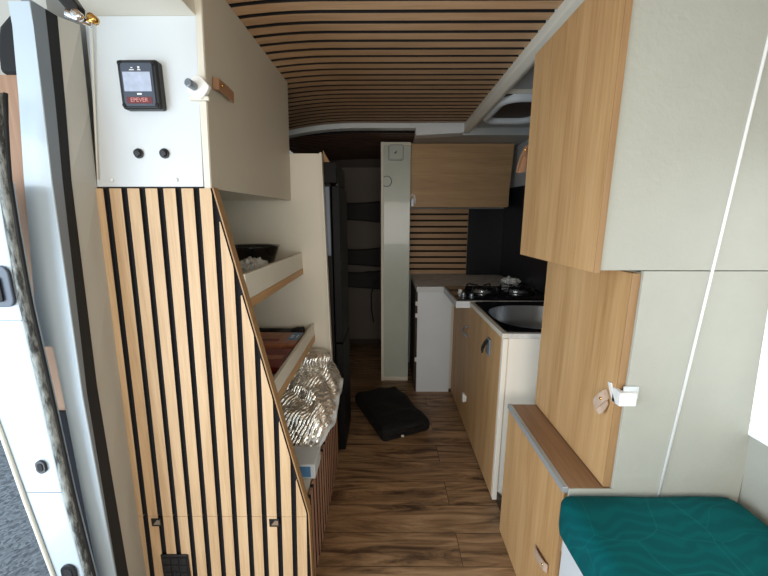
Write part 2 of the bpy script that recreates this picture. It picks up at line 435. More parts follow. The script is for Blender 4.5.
b = MB(); b.box(-.99, -.95, -1.4, .80, 1.95, 2.05); b.box(-.99, -.95, -1.4, -.75, 0, 1.95)  # unseen header, added so less light comes from above
struct(b.build('wall_door_header_blocker', 'cream'), 'unseen panel added around the side door opening to block high light', 'wall')
b = MB(); b.box(-.99, 1.03, -1.44, -1.4, 1.55, 2.05); b.box(-.99, 1.03, -1.44, -1.4, 0, .75)  # unseen bulkhead, added to let light in only at window height
struct(b.build('wall_front_blocker', 'cream'), 'unseen bulkhead added behind the camera to keep the light low', 'wall')
# right wall at the bench, with window
def wx(z): return .992-.06*(z-.79)       # side wall leans inwards towards the top
b = MB()
def wallpanel(y0, y1, z0, z1):
    b.hexa([(wx(z0),y0,z0),(wx(z0)+.04,y0,z0),(wx(z0)+.04,y1,z0),(wx(z0),y1,z0)], [(wx(z1),y0,z1),(wx(z1)+.04,y0,z1),(wx(z1)+.04,y1,z1),(wx(z1),y1,z1)])
wallpanel(-1.4, .858, 0, .787); wallpanel(-1.4, .858, 1.5, 2.02); wallpanel(.852, .858, .787, 1.5); wallpanel(-1.4, -.1, .787, 1.5)
struct(b.build('wall_right', 'greywall'), 'pale grey film covered wall beside the bench', 'wall')
b = MB()
for (a0, a1, c0, c1) in ((-.1, .851, .787, .83), (-.1, .851, 1.46, 1.5), (.80, .851, .83, 1.46), (-.1, -.05, .83, 1.46)):
    b.hexa([(wx(c0)-.008,a0,c0),(wx(c0)+.03,a0,c0),(wx(c0)+.03,a1,c0),(wx(c0)-.008,a1,c0)], [(wx(c1)-.008,a0,c1),(wx(c1)+.03,a0,c1),(wx(c1)+.03,a1,c1),(wx(c1)-.008,a1,c1)])
w = struct(b.build('window_1', 'frame_white_glow', bevel=.003), 'white framed side window beside the bench', 'window')
b = MB(); b.hexa([(wx(.83)+.01,-.05,.83),(wx(.83)+.02,-.05,.83),(wx(.83)+.02,.80,.83),(wx(.83)+.01,.80,.83)], [(wx(1.46)+.01,-.05,1.46),(wx(1.46)+.02,-.05,1.46),(wx(1.46)+.02,.80,1.46),(wx(1.46)+.01,.80,1.46)])
o = b.build('pane', 'winpane', w)
# thin white bead on the joint of the end panel
b = MB(); b.tube([(.771,.8495,.59),(.807,.8495,1.247),(.835,.8495,1.747),(.849,.8495,2.0)], .0035, 8)
struct(b.build('trim_5', 'plastic', smooth=True), 'thin white bead slanting up the pale grey end panel', 'trim')

# ------------------------------------------------------------------ open side door edge on the left
def tab(pts):
    pts = sorted(pts)
    def f(z):
        if z <= pts[0][0]: return pts[0][1]
        for (a, u), (c, w) in zip(pts, pts[1:]):
            if z <= c: return u+(w-u)*(z-a)/(c-a)
        return pts[-1][1]
    return f
yb = tab([(.256,.891),(.873,.894),(1.462,.924),(1.826,.962)])
yg = tab([(.305,.853),(.891,.861),(1.459,.899),(1.81,.931)])
yw = tab([(.301,.851),(.896,.850),(1.456,.872),(1.793,.896)])
XL = -.815
zs = [0, .3, .6, .9, 1.2, 1.46, 1.65, 1.855]
xfar = tab([(0,-.845),(.374,-.844),(.814,-.831),(1.451,-.811),(1.86,-.79)])
b = MB()
b.loft([[(XL, yb(z)-.002, z), (xfar(z), 1.0, z), (xfar(z)-.02, 1.0, z), (XL-.02, yb(z)-.002, z)] for z in zs])
struct(b.build('wall_lining', 'lining'), 'beige lining strip between door seal and slatted panel', 'wall')
d = thing('sliding_door_post', (-.84, .88, 0), 'white door post with black rubber strip left of the slatted panel', 'door post'); d['kind'] = 'structure'
b = MB(); b.loft([[(XL+.002, yg(z), z), (XL+.002, yb(z), z), (XL-.02, yb(z), z), (XL-.02, yg(z), z)] for z in zs])
b.build('rubber_strip', 'rubber', d)
b = MB(); b.loft([[(XL+.0015, yw(z), z), (XL+.0015, yg(z)+.0015, z), (XL-.02, yg(z)+.0015, z), (XL-.02, yw(z), z)] for z in zs])
b.build('grey_strip', 'greytrim', d)
xo = tab([(0,-.868),(.896,-.866),(1.035,-.867),(1.0351,-.908),(1.081,-.900),(1.454,-.859),(1.771,-.817)])
def xpost(z): return xo(z)-(yw(z)-.85)*1.0
b = MB()
zz = [0, .3, .6, .9, 1.035, 1.0352, 1.2, 1.46, 1.65, 1.80, 1.85]
b.loft([[(XL+.001, yw(z)-.003, z), (min(xpost(z), -.835), yw(z)-.003, z), (min(xpost(z), -.835), yw(z)+.02, z), (XL+.001, yw(z)+.02, z)] for z in zz])
b.build('post_face', 'paint', d)

d = thing('sliding_door', (-.95, .82, 0), 'open white van door edge with worn rubber seal at far left', 'door'); d['kind'] = 'structure'
xs_ = tab([(-.05,-.828),(.367,-.845),(.617,-.857),(.912,-.862),(1.172,-.868),(1.338,-.864),(1.448,-.859),(1.553,-.845),(1.652,-.826),(1.8,-.80)])
xlip = lambda z: min(-.938-.12*(z-.366), -.90)
zd = [-.05, .15, .367, .617, .8, .912, 1.05, 1.172, 1.338, 1.448]
b = MB()
b.loft([[(xs_(z)-.014, .80, z), (xlip(z), .80, z), (xlip(z), .84, z), (xs_(z)-.014, .84, z)] for z in zd])
b.build('door_shell', 'paint', d, bevel=.004)
b = MB(); b.tube([(xlip(z)-.003+.002*math.sin(z*9), .797, z) for z in zd], .005, 8); b.build('door_lip', 'cream', d, smooth=True)
for z in (1.12, .64):
    b = MB(); b.box(xlip(z)+.004, xs_(z)-.016, .7988, .8, z, z+.0018); b.build('panel_crease', 'greytrim', d)
zl = [-.05+.06*i for i in range(29)]
b = MB(); b.tube([(xs_(z)-.004+.002*noise.noise(Vector((z*6, 1, 0))), .806, z) for z in zl], [.011+.003*noise.noise(Vector((z*14, 0, 0))) for z in zl], 10); b.build('door_seal', 'seal', d, smooth=True)
b = MB(); b.tube([(xs_(z)+.008, .808, z) for z in zl], .004, 8); b.build('inner_seal', 'rubber', d, smooth=True)
b = MB(); b.box(-1.04, -.845, .94, .955, .80, 1.715); b.build('plywood_lining', 'door_ply', d)
b = MB(); b.box(-1.04, -.85, .93, .955, -.05, .80); b.build('black_lining', 'felt', d)
b = MB(); p = [(-.955,1.715),(-.85,1.715),(-.85,1.85),(-.90,1.85),(-.935,1.82),(-.95,1.775)]
b.prism([(x, .93, z) for x, z in p], (0, .03, 0)); b.build('dark_corner', 'rubber', d, bevel=.012, seg=3)
def oval(name, cx, cz, w, h, mat='black'):
    b = MB()
    p = rounded_rect(cx, cz, w, h, min(w, h)*.48)
    b.loft([[(x, .7985, z) for x, z in p], [(x, .793, z) for x, z in p]])
    q = rounded_rect(cx, cz, w*.55, h*.6, min(w, h)*.25)
    b.mat(1); b.loft([[(x, .794, z) for x, z in q], [(x, .7915, z) for x, z in q]])
    return b.build(name, [mat, 'rubber'], d, bevel=.001)
oval('oval_plug', -.908, .722, .026, .038)
oval('oval_plug', -.894, .380, .042, .060)
b = MB()
p = rounded_rect(-.918, 1.206, .072, .10, .02)
b.loft([[(x, .799, z) for x, z in p], [(x, .791, z) for x, z in p]]); b.build('latch_recess', 'bezel', d, bevel=.003)
b = MB(); p = rounded_rect(-.922, 1.20, .04, .06, .008)
b.loft([[(x, .79, z) for x, z in p], [(x, .786, z) for x, z in p]]); b.build('latch_slot', 'rubber', d, bevel=.001)

# hinge arm hardware in the upper corner (in front of the overhang)
d = thing('door_hinge_arm', (-.62, .76, 1.75), 'black hinge arm with shiny bolts in the top left corner', 'hinge')
b = MB(); b.prism([(-.640,.755,1.784),(-.612,.755,1.750),(-.598,.755,1.757),(-.596,.755,1.768),(-.616,.755,1.80),(-.66,.755,1.84),(-.70,.755,1.84)], (0, .02, 0)); b.build('arm', 'black', d, bevel=.003)
b = MB(); b.cyl((-.618,.75,1.752), (-.585,.77,1.742), .007, 14); b.lathe((-.592,.752,1.745), [(.003,-.012),(.009,-.012),(.009,.0),(.005,.004),(.005,.012)], 12, 'y'); b.build('bolt', 'chrome', d, smooth=True)
b = MB(); b.lathe((-.575,.765,1.747), [(.003,-.01),(.008,-.01),(.008,.004),(.004,.008)], 12, 'y'); b.build('nut', 'brass', d, smooth=True)
b = MB(); b.tube([(-.752,.992,1.86),(-.767,.993,1.75),(-.785,.993,1.6),(-.80,.993,1.47)], .0022, 6)
tag(b.build('thin_cable', 'cream', smooth=True), 'thin pale cable hanging down the corner left of the meter panel', 'cable')

# ------------------------------------------------------------------ left overhead cabinet
c = thing('overhead_cabinet', (-.65, 1.0, 1.45), 'white overhead cabinet with taupe door above the slatted shelf unit', 'cabinet')
b = MB(); b.hexa([(-.811,1.0,1.452),(-.512,1.0,1.452),(-.512,1.018,1.452),(-.813,1.018,1.452)], [(-.765,1.0,1.875),(-.488,1.0,1.875),(-.488,1.018,1.875),(-.79,1.018,1.875)])
b.build('front_panel', 'white', c, bevel=.0015)
b = MB(); b.box(-.777, -.488, .80, 1.018, 1.875, 1.95); b.build('top_panel', 'cream', c, bevel=.002)
b = MB()
b.hexa([(-.509,1.003,1.447),(-.490,1.003,1.447),(-.468,1.745,1.455),(-.487,1.745,1.455)], [(-.488,1.003,1.985),(-.467,1.003,1.985),(-.455,1.745,1.985),(-.474,1.745,1.985)])
dr = b.build('door', 'taupe', c, bevel=.002)
b = MB(); b.hexa([(-.492,1.0005,1.447),(-.509,1.0005,1.447),(-.509,1.003,1.447),(-.492,1.003,1.447)], [(-.469,1.0005,1.985),(-.488,1.0005,1.985),(-.488,1.003,1.985),(-.469,1.003,1.985)])
b.build('edge_band', 'cream', dr)
b = MB(); b.box(-.83, -.515, 1.018, 1.745, 1.455, 1.47); b.build('bottom_panel', 'cream', c)
# strap pull on the door
b = MB(); b.ribbon([(-.474,1.030,1.728),(-.463,1.040,1.728),(-.461,1.09,1.726),(-.461,1.13,1.722)], (0, .006, .032), .004)
st = b.build('pull', 'leather', dr, bevel=.001)
b = MB(); b.lathe((-.458,1.052,1.728), [(.0055,0),(.0055,.002),(.002,.004)], 12, 'x'); b.build('rivet', 'brass', st, smooth=True)
# twist lock
b = MB(); p = [(-.524,1.700),(-.518,1.716),(-.498,1.732),(-.484,1.730),(-.463,1.705),(-.470,1.692),(-.488,1.673),(-.512,1.678)]
b.loft([[(x, 1.0, z) for x, z in p], [(x, .985, z) for x, z in p]]); lk = b.build('lock', 'plastic', c, bevel=.003)
b = MB(); b.cyl((-.502,.986,1.703), (-.507,.962,1.706), .0105, 18); b.build('lock_knob', 'steelgrey', lk, bevel=.002)
b = MB(); b.box(-.522, -.470, .99, 1.0, 1.672, 1.682); b.build('lock_base', 'cream', lk, bevel=.002)
for x in (-.680, -.609):
    b = MB(); b.lathe((x, .9985, 1.540), [(.0135,0),(.0135,-.002),(.009,-.003),(.009,-.010),(.006,-.011)], 22, 'y')
    b.build('push_button', 'black', c, bevel=.0008)
for x in (-.765, -.585):
    b = MB(); b.lathe((x, .9985, 1.470), [(.005,0),(.005,-.002),(.003,-.003)], 14, 'y'); b.build('screw_cap', 'plastic', c, smooth=True)

# solar charge display
d = thing('charge_controller_display', (-.69, .99, 1.66), 'black square solar charge display with grey screen on white panel', 'display')
b = MB()
cx, cz, W, H = -.641, 1.706, .104, .118
p = rounded_rect(cx, cz, W, H, .007); q = rounded_rect(cx-.001, cz, W-.006, H-.006, .007)
b.loft([[(x, .999, z) for x, z in p], [(x, .981, z) for x, z in p], [(x, .976, z) for x, z in q]])
body = b.build('housing', 'black', d, bevel=.0015)
b = MB(); b.box(cx-.042, cx+.040, .9735, .9765, cz-.052, cz+.050)
b.build('bezel', 'bezel', d, bevel=.002)
b = MB(); b.box(cx-.037, cx+.034, .972, .974, cz-.018, cz+.028); b.build('screen', 'screen', d)
for sx in (-1, 1):
    for sz in (-1, 1):
        b = MB(); b.lathe((cx-.001+sx*.043, .9765, cz+sz*.050), [(.0052,0),(.0052,-.003),(.004,-.004)], 14, 'y'); b.build('screw', 'rubber', d, smooth=True)
b = MB(); b.box(cx-.035, cx+.032, .9728, .974, cz-.047, cz-.031); b.build('red_strip', 'redprint', d)
text_mesh('EPEVER', .0145, Matrix.Translation((cx-.0015, .9722, cz-.039)) @ FACE_CAM, 'pinkprint', 'lettering', d)
for (a0, a1, c0, c1) in ((-.019,-.007,.032,.034), (.002,.010,.032,.034), (-.015,-.010,.037,.039), (.003,.008,.036,.041), (-.006,.006,-.026,-.022)):
    b = MB(); b.box(cx+a0, cx+a1, .973, .974, cz+c0, cz+c1); b.build('print_mark', 'paperwhite', d)

# ------------------------------------------------------------------ left shelf unit
XB = -.275
def shear(x, z): return x-.031*(1.45-z)
def edge_x(z):   # sloped front edge (unsheared frame -> real x)
    if z >= .385: return -.487+(XB+.487+.012)*(1.45-z)/(1.45-.385)
    return XB+.012
c = thing('shelf_unit', (-.55, 1.0, 0), 'tall shelf unit with sloped slatted side panel left of the aisle', 'shelf unit')
YP = 1.0
# felt board
b = MB()
poly = [(shear(-.813, 1.45), 1.45), (edge_x(1.45), 1.45), (edge_x(.385), .385), (edge_x(0), 0), (shear(-.813, 0), 0)]
b.loft([[(x, YP+.004, z) for x, z in poly], [(x, YP+.024, z) for x, z in poly]])
pn = b.build('side_panel', 'felt', c)
# slats on it (one patterned surface), clipped by the slope
b = MB()
def slat(xa, xb_, z0, z1):
    zs_ = [z0+(z1-z0)*i/70 for i in range(71)]
    prev = None; L_, R_ = [], []
    for z in zs_:
        l, r = shear(xa, z), min(shear(xb_, z), edge_x(z)-.0035)
        if r-l > .0003: L_.append((l, z)); R_.append((r, z))
    if len(L_) > 1:
        b.prism([(x, YP-.006, z) for x, z in L_+R_[::-1]], (0, .0095, 0))
x = -.773; k = 0
cells = [(-.811, -.790)]
while x < XB+.06:
    cells.append((x, x+.0335)); x += .0505
for (xa, xb_) in cells:
    b.mat(0)
    slat(xa, xb_, .3765, 1.447)
b.slatsides(0, 1, .8).build('slats', ['slat_oak', 'felt'], pn)
b = MB()
for (xa, xb_) in cells: slat(xa, xb_, .002, .3745)
b.slatsides(0, 1, .8).build('lower_slats', ['slat_oak', 'felt'], pn)
# wooden edge band on the slope
b = MB(); e0, e1 = edge_x(1.45), edge_x(.385)
b.loft([[(e0,YP-.003,1.45),(e0+.004,YP-.003,1.45),(e0+.004,YP+.026,1.45),(e0,YP+.026,1.45)], [(e1,YP-.003,.385),(e1+.004,YP-.003,.385),(e1+.004,YP+.026,.385),(e1,YP+.026,.385)],
        [(e1,YP-.003,0),(e1+.004,YP-.003,0),(e1+.004,YP+.026,0),(e1,YP+.026,0)]])
b.build('edge_band', 'oak_edge', pn)
for x in (-.779, -.378):
    b = MB(); b.box(x-.017, x+.017, YP-.0085, YP-.002, .337, .367)
    cp = b.build('catch', 'black', c, bevel=.001)
    b = MB(); b.prism([(x-.010,YP-.010,.345),(x+.014,YP-.010,.345),(x+.014,YP-.010,.362),(x+.004,YP-.010,.364)], (0, .002, 0)); b.build('metal_tongue', 'chrome', cp)
b = MB(); b.box(-.780, -.685, YP-.012, YP-.0065, .120, .223); vt = b.build('vent_grille', 'black', c, bevel=.002)
b = MB()
for i in range(3):
    for j in range(3): b.box(-.770+.028*i, -.748+.028*i, YP-.0135, YP-.012, .128+.03*j, .152+.03*j)
b.build('grille_openings', 'rubber', vt)
# inner back, far panel
b = MB(); b.hexa([(-.86,1.75,0),(-.285,1.75,0),(-.285,1.77,0),(-.86,1.77,0)], [(-.82,1.75,1.675),(-.315,1.75,1.675),(-.315,1.77,1.675),(-.82,1.77,1.675)])
b.build('far_panel', 'cream', c, bevel=.0015)
b = MB(); b.hexa([(-.2875,1.738,0),(-.279,1.738,0),(-.279,1.772,0),(-.2875,1.772,0)], [(-.318,1.738,1.678),(-.309,1.738,1.678),(-.309,1.772,1.678),(-.318,1.772,1.678)])
b.build('panel_edge', 'cream', c)
b = MB(); b.box(-.858, -.835, 1.024, 1.75, .0, 1.45); b.build('back_panel', 'cream', c)
def shelf(z, xf, lip, rail):
    b = MB(); b.box(-.84, xf-.012, 1.026, 1.749, z-lip-.004, z-lip+.012); s = b.build('shelf', 'cream', c)
    b = MB(); b.box(xf-.014, xf, 1.026, 1.749, z-lip-.006, z); b.build('lip', 'cream', s, bevel=.002)
    b = MB(); b.box(xf-.024, xf+.001, 1.026, 1.749, z-lip-.006-rail, z-lip-.0065); b.build('rail', 'oak_rail', s, bevel=.001)
    return s
shelf(1.2, -.425, .075, .030)
shelf(.825, -.378, .055, .034)
b = MB(); b.box(-.84, XB-.012, 1.026, 1.749, .372, .39); b.build('base_top', 'cream', c)
# slatted aisle side of the base
b = MB(); b.box(XB-.02, XB-.006, 1.026, 1.749, 0, .372); sd = b.build('base_front', 'felt', c)
b = MB(); y = 1.03
while y < 1.71:
    b.box(XB-.006, XB+.004, y, y+.033, .004, .385); y += .0505
b.slatsides(1, 1).build('base_slats', ['side_oak_shade', 'felt'], sd)
b = MB(); b.box(XB-.004, XB+.004, 1.735, 1.751, 0, .395); b.build('corner_strip', 'oak_edge', sd)

# things on the shelves
b = MB()
prof = [(.045,0),(.072,.004),(.100,.04),(.124,.108),(.128,.112),(.119,.108),(.095,.044),(.065,.010),(.002,.008)]
b.lathe((-.60, 1.53, 1.138), prof, 40)
tag(b.build('salad_bowl', 'blackglass', smooth=True), 'black shallow bowl on the top shelf', 'bowl')
def blob(c, r, amp, freq, name, mat, seed=0, sub=5, flat=.0, keep_z=None, shape=2.0):
    bm = bmesh.new(); bmesh.ops.create_icosphere(bm, subdivisions=sub, radius=1)
    b = MB(); b.bm.free(); b.bm = bm
    for v in bm.verts:
        n0 = v.co.normalized()
        q = [math.copysign(abs(t)**(2/shape), t) for t in n0] if shape != 2 else n0
        n = noise.noise_vector(n0*freq+Vector((seed, 0, 0)))*amp
        m2 = abs(noise.noise(n0*freq*2.2+Vector((0, seed, 3))))*amp
        p = Vector((q[0]*r[0], q[1]*r[1], q[2]*r[2]))*(1+m2)+n*min(r)
        v.co = p+Vector(c)
        if keep_z is not None: v.co.z = max(v.co.z, keep_z)
    return b
b = blob((-.505,1.28,1.172), (.055,.11,.040), .35, 2.2, '', '', 3, 5, keep_z=1.138)
tag(b.build('plastic_food_bag', 'clear', smooth=True), 'crumpled clear plastic bag beside the black bowl', 'bag')
# lower shelf packs
zb = .783
def pack(x0, x1, y0, y1, h, rot, mats, name, label, cat, deco=None, z0=zb):
    t = thing(name, ((x0+x1)/2, (y0+y1)/2, z0), label, cat)
    b = MB(); b.box(x0, x1, y0, y1, z0, z0+h); b.build('carton', mats[0], t, bevel=.004)
    if deco: deco(t, z0+h)
    t.rotation_euler.z = R(rot); return t
def deco_red(t, z):
    b = MB(); b.box(-.70,-.42,1.30,1.34,z,z+.001); b.build('orange_band', 'orange', t)
def deco_or(t, z):
    b = MB(); b.box(-.460,-.405,1.52,1.62,z,z+.001); b.build('blue_label', 'bluelabel', t)
    text_mesh('21', .05, Matrix.Translation((-.433,1.565,z+.0012)), 'paperwhite', 'lettering', t)
    b = MB(); b.box(-.60,-.49,1.5,1.53,z,z+.001); b.build('red_band', 'red', t)
pack(-.72, -.405, 1.22, 1.42, .028, 2, ['red'], 'snack_carton', 'red snack carton without a blue label on the middle shelf', 'box', deco_red)
pack(-.70, -.403, 1.47, 1.63, .034, -2, ['orange'], 'snack_carton', 'orange snack carton with blue label on the middle shelf', 'box', deco_or)
pack(-.68, -.402, 1.06, 1.19, .02, 0, ['greytrim'], 'flat_pouch', 'flat grey pouch at the near end of middle shelf', 'pouch')
t = thing('torch', (-.5, 1.69, zb+.02), 'black torch lying across the back of middle shelf', 'torch')
b = MB(); b.tube([(-.66,1.70,zb+.018),(-.48,1.69,zb+.018)], .015, 16); b.build('barrel', 'black', t, smooth=True)
b = MB(); b.tube([(-.48,1.69,zb+.018),(-.455,1.688,zb+.02),(-.42,1.687,zb+.021)], [.015,.021,.021], 16); b.build('head', 'rubber', t, smooth=False)

# foil windscreen cover stuffed in the bottom compartment
t = thing('foil_sunshade', (-.45, 1.45, .39), 'silver quilted foil sunshade with white piping stuffed in bottom compartment', 'sunshade')
def foil_xy(u, v):
    # u: 0 wall side .. 1 aisle side, v: 0 near .. 1 far, rounded corner on the aisle/near side
    x = -.78+.540*u; y = 1.29+.44*v
    t_ = max(0, 1-v/.42); x -= .11*(1-math.sqrt(1-t_*t_*.98))*u
    return x, y
def foil_p(u, v):
    x, y = foil_xy(u, v)
    z = .470+.15*v+.05*math.sin(v*math.pi)*(1-.5*u)-.05*max(0, 1-v/.15)
    p = Vector((x*7, y*7, 0))
    z += .055*(abs(noise.noise(p*1.3))-.15)+.022*noise.noise(p*2.7)+.007*abs(noise.noise(p*7))
    fold = abs(((x*.9+y*1.2)*4.2) % 1-.5)*2
    z += .03*max(0, fold-.72)/.28*(1-abs(2*v-1)**3)
    e = max(0, (u-.86)/.14); z -= .10*e*e
    return (min(x, -.235), y, max(z, .402))
b = MB(); b.grid(foil_p, 44, 50); b.build('foil', 'foil', t, smooth=False, solid=.006, recalc=False)
def roll_p(u, v):
    a = 2*math.pi*u; n_ = noise.noise(Vector((math.cos(a)*1.6, math.sin(a)*1.6, v*5)))
    r_ = .048*(1+.45*n_)
    return (-.70+.41*v+.01*n_, 1.66+r_*math.cos(a)*1.2, .635+.035*math.sin(v*3)+r_*math.sin(a))
b = MB(); b.grid(roll_p, 48, 40); b.build('folded_flap', 'foil', t, smooth=True, recalc=False)
b = MB(); b.box(-.80, -.33, 1.34, 1.72, .392, .45); b.build('folded_core', 'foil', t, bevel=.02, seg=3)
def smooth_rim(R_):
    for _ in range(3): R_ = [R_[0]]+[tuple((a[i]+2*b_[i]+c_[i])/4 for i in range(3)) for a, b_, c_ in zip(R_, R_[1:], R_[2:])]+[R_[-1]]
    return R_
rim = smooth_rim([foil_p(1, v/24) for v in range(24, 0, -1)]+[foil_p(1-u/16, 0) for u in range(17)])
b = MB(); b.tube([(p[0]+.002, p[1]-.004, p[2]) for p in rim], .0105, 10); b.build('piping', 'white', t, smooth=True)
t = thing('small_carton', (-.36, 1.13, .39), 'small white and blue carton just below the foil sunshade', 'box')
b = MB(); b.box(-.45, -.268, 1.15, 1.26, .391, .452); b.build('carton', 'white', t, bevel=.003)
b = MB(); b.box(-.43, -.285, 1.1485, 1.15, .400, .444); b.build('blue_print', 'bluelabel', t)

# ------------------------------------------------------------------ fridge
c = thing('tall_fridge', (-.55, 2.0, 0), 'tall black fridge behind the cream shelf panel', 'fridge')
b = MB(); b.box(-.85, -.280, 1.79, 2.12, 0, 1.54); b.build('body', 'fridge', c)
b = MB(); b.box(-.276, -.235, 1.80, 2.12, .70, 1.53); b.build('upper_door', 'fridge', c, bevel=.004)
b = MB(); b.box(-.276, -.235, 1.80, 2.12, .04, .69); b.build('lower_door', 'fridge', c, bevel=.004)
b = MB(); b.box(-.335, -.245, 1.776, 2.12, 1.54, 1.64); b.build('top_cap', 'fridge', c, bevel=.004)
b = MB(); b.box(-.322, -.283, 1.781, 1.7895, 1.18, 1.525); b.build('blue_grey_band', 'fridgeband', c, bevel=.001)
b = MB(); b.cyl((-.25,1.83,1.525), (-.25,1.83,1.545), .012, 14); b.build('door_hinge', 'black', c)
b = MB(); b.prism([(-.312,1.80,1.6405),(-.280,1.80,1.6405),(-.312,1.80,1.70)], (0, .02, 0))
tag(b.build('wooden_wedge', 'oak_edge'), 'small brown wooden wedge on top of the black fridge', 'wedge')

# ------------------------------------------------------------------ rear nets and partition fittings
zn = [(1.52, 1.40, .0), (1.245, 1.14, .02), (1.09, .985, .01)]
nl = ['topmost black storage net on the shadowed rear door', 'middle black storage net on the shadowed rear door', 'lowest black storage net on the shadowed rear door']
for i, (z1, z0, s) in enumerate([(1.525,1.37,0),(1.075,.93,0),(.845,.70,0)]):
    t = thing('storage_net', (-.25, 3.45, z0), nl[i], 'net', 'black nets on the rear door')
    N_ = 24
    def top(u): return z1 - .012*math.sin(math.pi*u) + .012*u
    def bot(u): return z0 + .006*math.sin(math.pi*u) - .03*u
    b = MB(); b.grid(lambda u, v: (-.46+.40*u, 3.46-.03*math.sin(math.pi*u), bot(u)+(top(u)-bot(u))*v), N_, 6); b.build('mesh', 'net', t, recalc=False)
    for f, nm in ((top, 'elastic_edge'), (bot, 'elastic_edge')):
        b = MB(); b.tube([(-.46+.40*u/N_, 3.46-.03*math.sin(math.pi*u/N_), f(u/N_)) for u in range(N_+1)], .006, 8); b.build(nm, 'rubber', t, smooth=True)
t = thing('black_strap', (-.10, 3.48, .3), 'black strap loop hanging low on the rear door', 'strap')
b = MB(); b.tube([(-.06,3.47,.78),(-.12,3.46,.72),(-.15,3.46,.62),(-.15,3.46,.45),(-.13,3.46,.32)], .006, 8); b.build('webbing', 'rubber', t, smooth=True)
b = MB(); b.box(-.20, -.15, 3.475, 3.495, .80, .85); b.build('buckle', 'black', t, bevel=.003)

t = thing('wall_thermostat', (.10, 2.76, 1.86), 'small square grey control box high on the partition wall', 'control box')
b = MB(); p = rounded_rect(.075, 1.865, .115, .115, .018); b.loft([[(x, 2.779, z) for x, z in p], [(x, 2.760, z) for x, z in p]]); b.build('housing', 'roofgrey', t, bevel=.004)
b = MB(); p = rounded_rect(.075, 1.865, .095, .095, .014); b.loft([[(x, 2.7595, z) for x, z in p], [(x, 2.757, z) for x, z in p]]); b.build('cover', 'partition', t, bevel=.001)
b = MB(); b.box(.062, .076, 2.7555, 2.757, 1.855, 1.863); b.box(.072, .080, 2.7555, 2.757, 1.862, 1.874); b.build('mark', 'black', t)
b = MB(); pts = [(.005+.038*math.cos(a), 2.772, 1.655+.038*math.sin(a)) for a in [2*math.pi*k/28 for k in range(29)]]
b.tube(pts, .0035, 8)
tag(b.build('wire_ring', 'steelgrey', smooth=True), 'thin round wire ring on the left edge of the partition wall', 'ring')

# ------------------------------------------------------------------ rear kitchen wall
c = thing('rear_overhead_cupboard', (.6, 3.0, 1.47), 'wood overhead cupboard above the corner worktop', 'cabinet')
b = MB(); b.box(.196, .99, 2.875, 3.168, 1.47, 1.945); b.build('carcass', 'cream', c)
b = MB(); b.hexa([(.194,2.85,1.462),(.976,2.85,1.462),(.976,2.874,1.462),(.194,2.874,1.462)], [(.192,2.85,1.945),(.998,2.85,1.945),(.998,2.874,1.945),(.192,2.874,1.945)])
dr = b.build('door', 'oak_h', c, bevel=.0015)
b = MB(); b.tube([(.190,2.842,1.50),(.190,2.835,1.545),(.205,2.832,1.562),(.226,2.835,1.55),(.230,2.842,1.49)], .008, 8); b.build('pull_ring', 'plastic', dr, smooth=True)
b = MB(); b.box(.200, .222, 2.838, 2.849, 1.468, 1.53); b.build('pull_base', 'steelgrey', dr, bevel=.002)
b = MB(); b.mat(1); b.box(.196, .735, 3.155, 3.168, .87, 1.46); b.mat(0)
z = .875
while z < 1.47:
    b.box(.196, .735, 3.146, 3.156, z, z+.037); z += .0545
b.slatsides(2, 1)
tag(b.build('slatted_wall_panel', ['ceil_oak', 'ceil_felt']), 'horizontal oak slat panel below the rear cupboard', 'wall panel')
b = MB(); b.box(.74, XR-.012, 3.15, 3.165, .867, 1.458); tag(b.build('rear_splashback', 'splash'), 'dark splashback panel right of the horizontal slats', 'splashback')
b = MB(); b.hexa([(XR-.012,1.40,.867),(XR-.001,1.40,.867),(XR-.001,3.165,.867),(XR-.012,3.165,.867)], [(XR-.012,1.40,1.585),(XR-.001,1.40,1.585),(XR-.001,3.165,1.63),(XR-.012,3.165,1.63)])
tag(b.build('side_splashback', 'splash'), 'dark splashback panel on side wall beside the hob', 'splashback')

# ------------------------------------------------------------------ kitchen base units
ZC = .865
c = thing('rear_corner_cabinet', (.38, 2.8, 0), 'white fronted corner cabinet at the end of the aisle', 'cabinet')
b = MB(); b.box(.243, .505, 2.575, 2.59, .0, ZC-.04); b.build('white_front', 'coolwhite', c, bevel=.002)
b = MB(); b.box(.232, .243, 2.585, 2.775, 0, ZC-.04); b.box(.232, .243, 2.775, 3.14, 0, ZC-.04); b.build('dark_side', 'darkwood_and_shade', c)
b = MB(); b.box(.245, 1.05, 2.592, 3.14, .02, .80); b.build('carcass', 'cream', c)
for z in (.735, .64, .28):
    b = MB(); b.box(.226, .246, 2.560, 2.5745, z-.016, z+.016); b.build('hinge', 'plastic', c, bevel=.002)

c = thing('kitchen_unit', (.8, 2.0, 0), 'low kitchen cabinet with two oak doors under hob and sink', 'cabinet')
b = MB(); b.box(.552, 1.045, 1.495, 2.57, .03, ZC-.16); b.build('carcass', 'cream', c)
b = MB(); b.box(.545, 1.045, 1.472, 1.490, 0.0, ZC-.025); b.build('end_panel', 'warmwhite', c, bevel=.0015)
b = MB(); b.box(.523, .545, 1.466, 1.488, 0.012, ZC-.025); b.build('end_edge', 'warmwhite', c, bevel=.0015)
b = MB(); b.box(.545, .552, 1.40, 2.57, 0, .05); b.build('plinth', 'darkwood_and_shade', c)
b = MB(); b.box(.522, .542, 1.490, 2.075, .014, ZC-.025); d1 = b.build('door', 'oak_v', c, bevel=.0015)
b = MB(); b.box(.522, .542, 2.080, 2.568, .014, ZC-.045); d2 = b.build('door', 'oak_v', c, bevel=.0015)
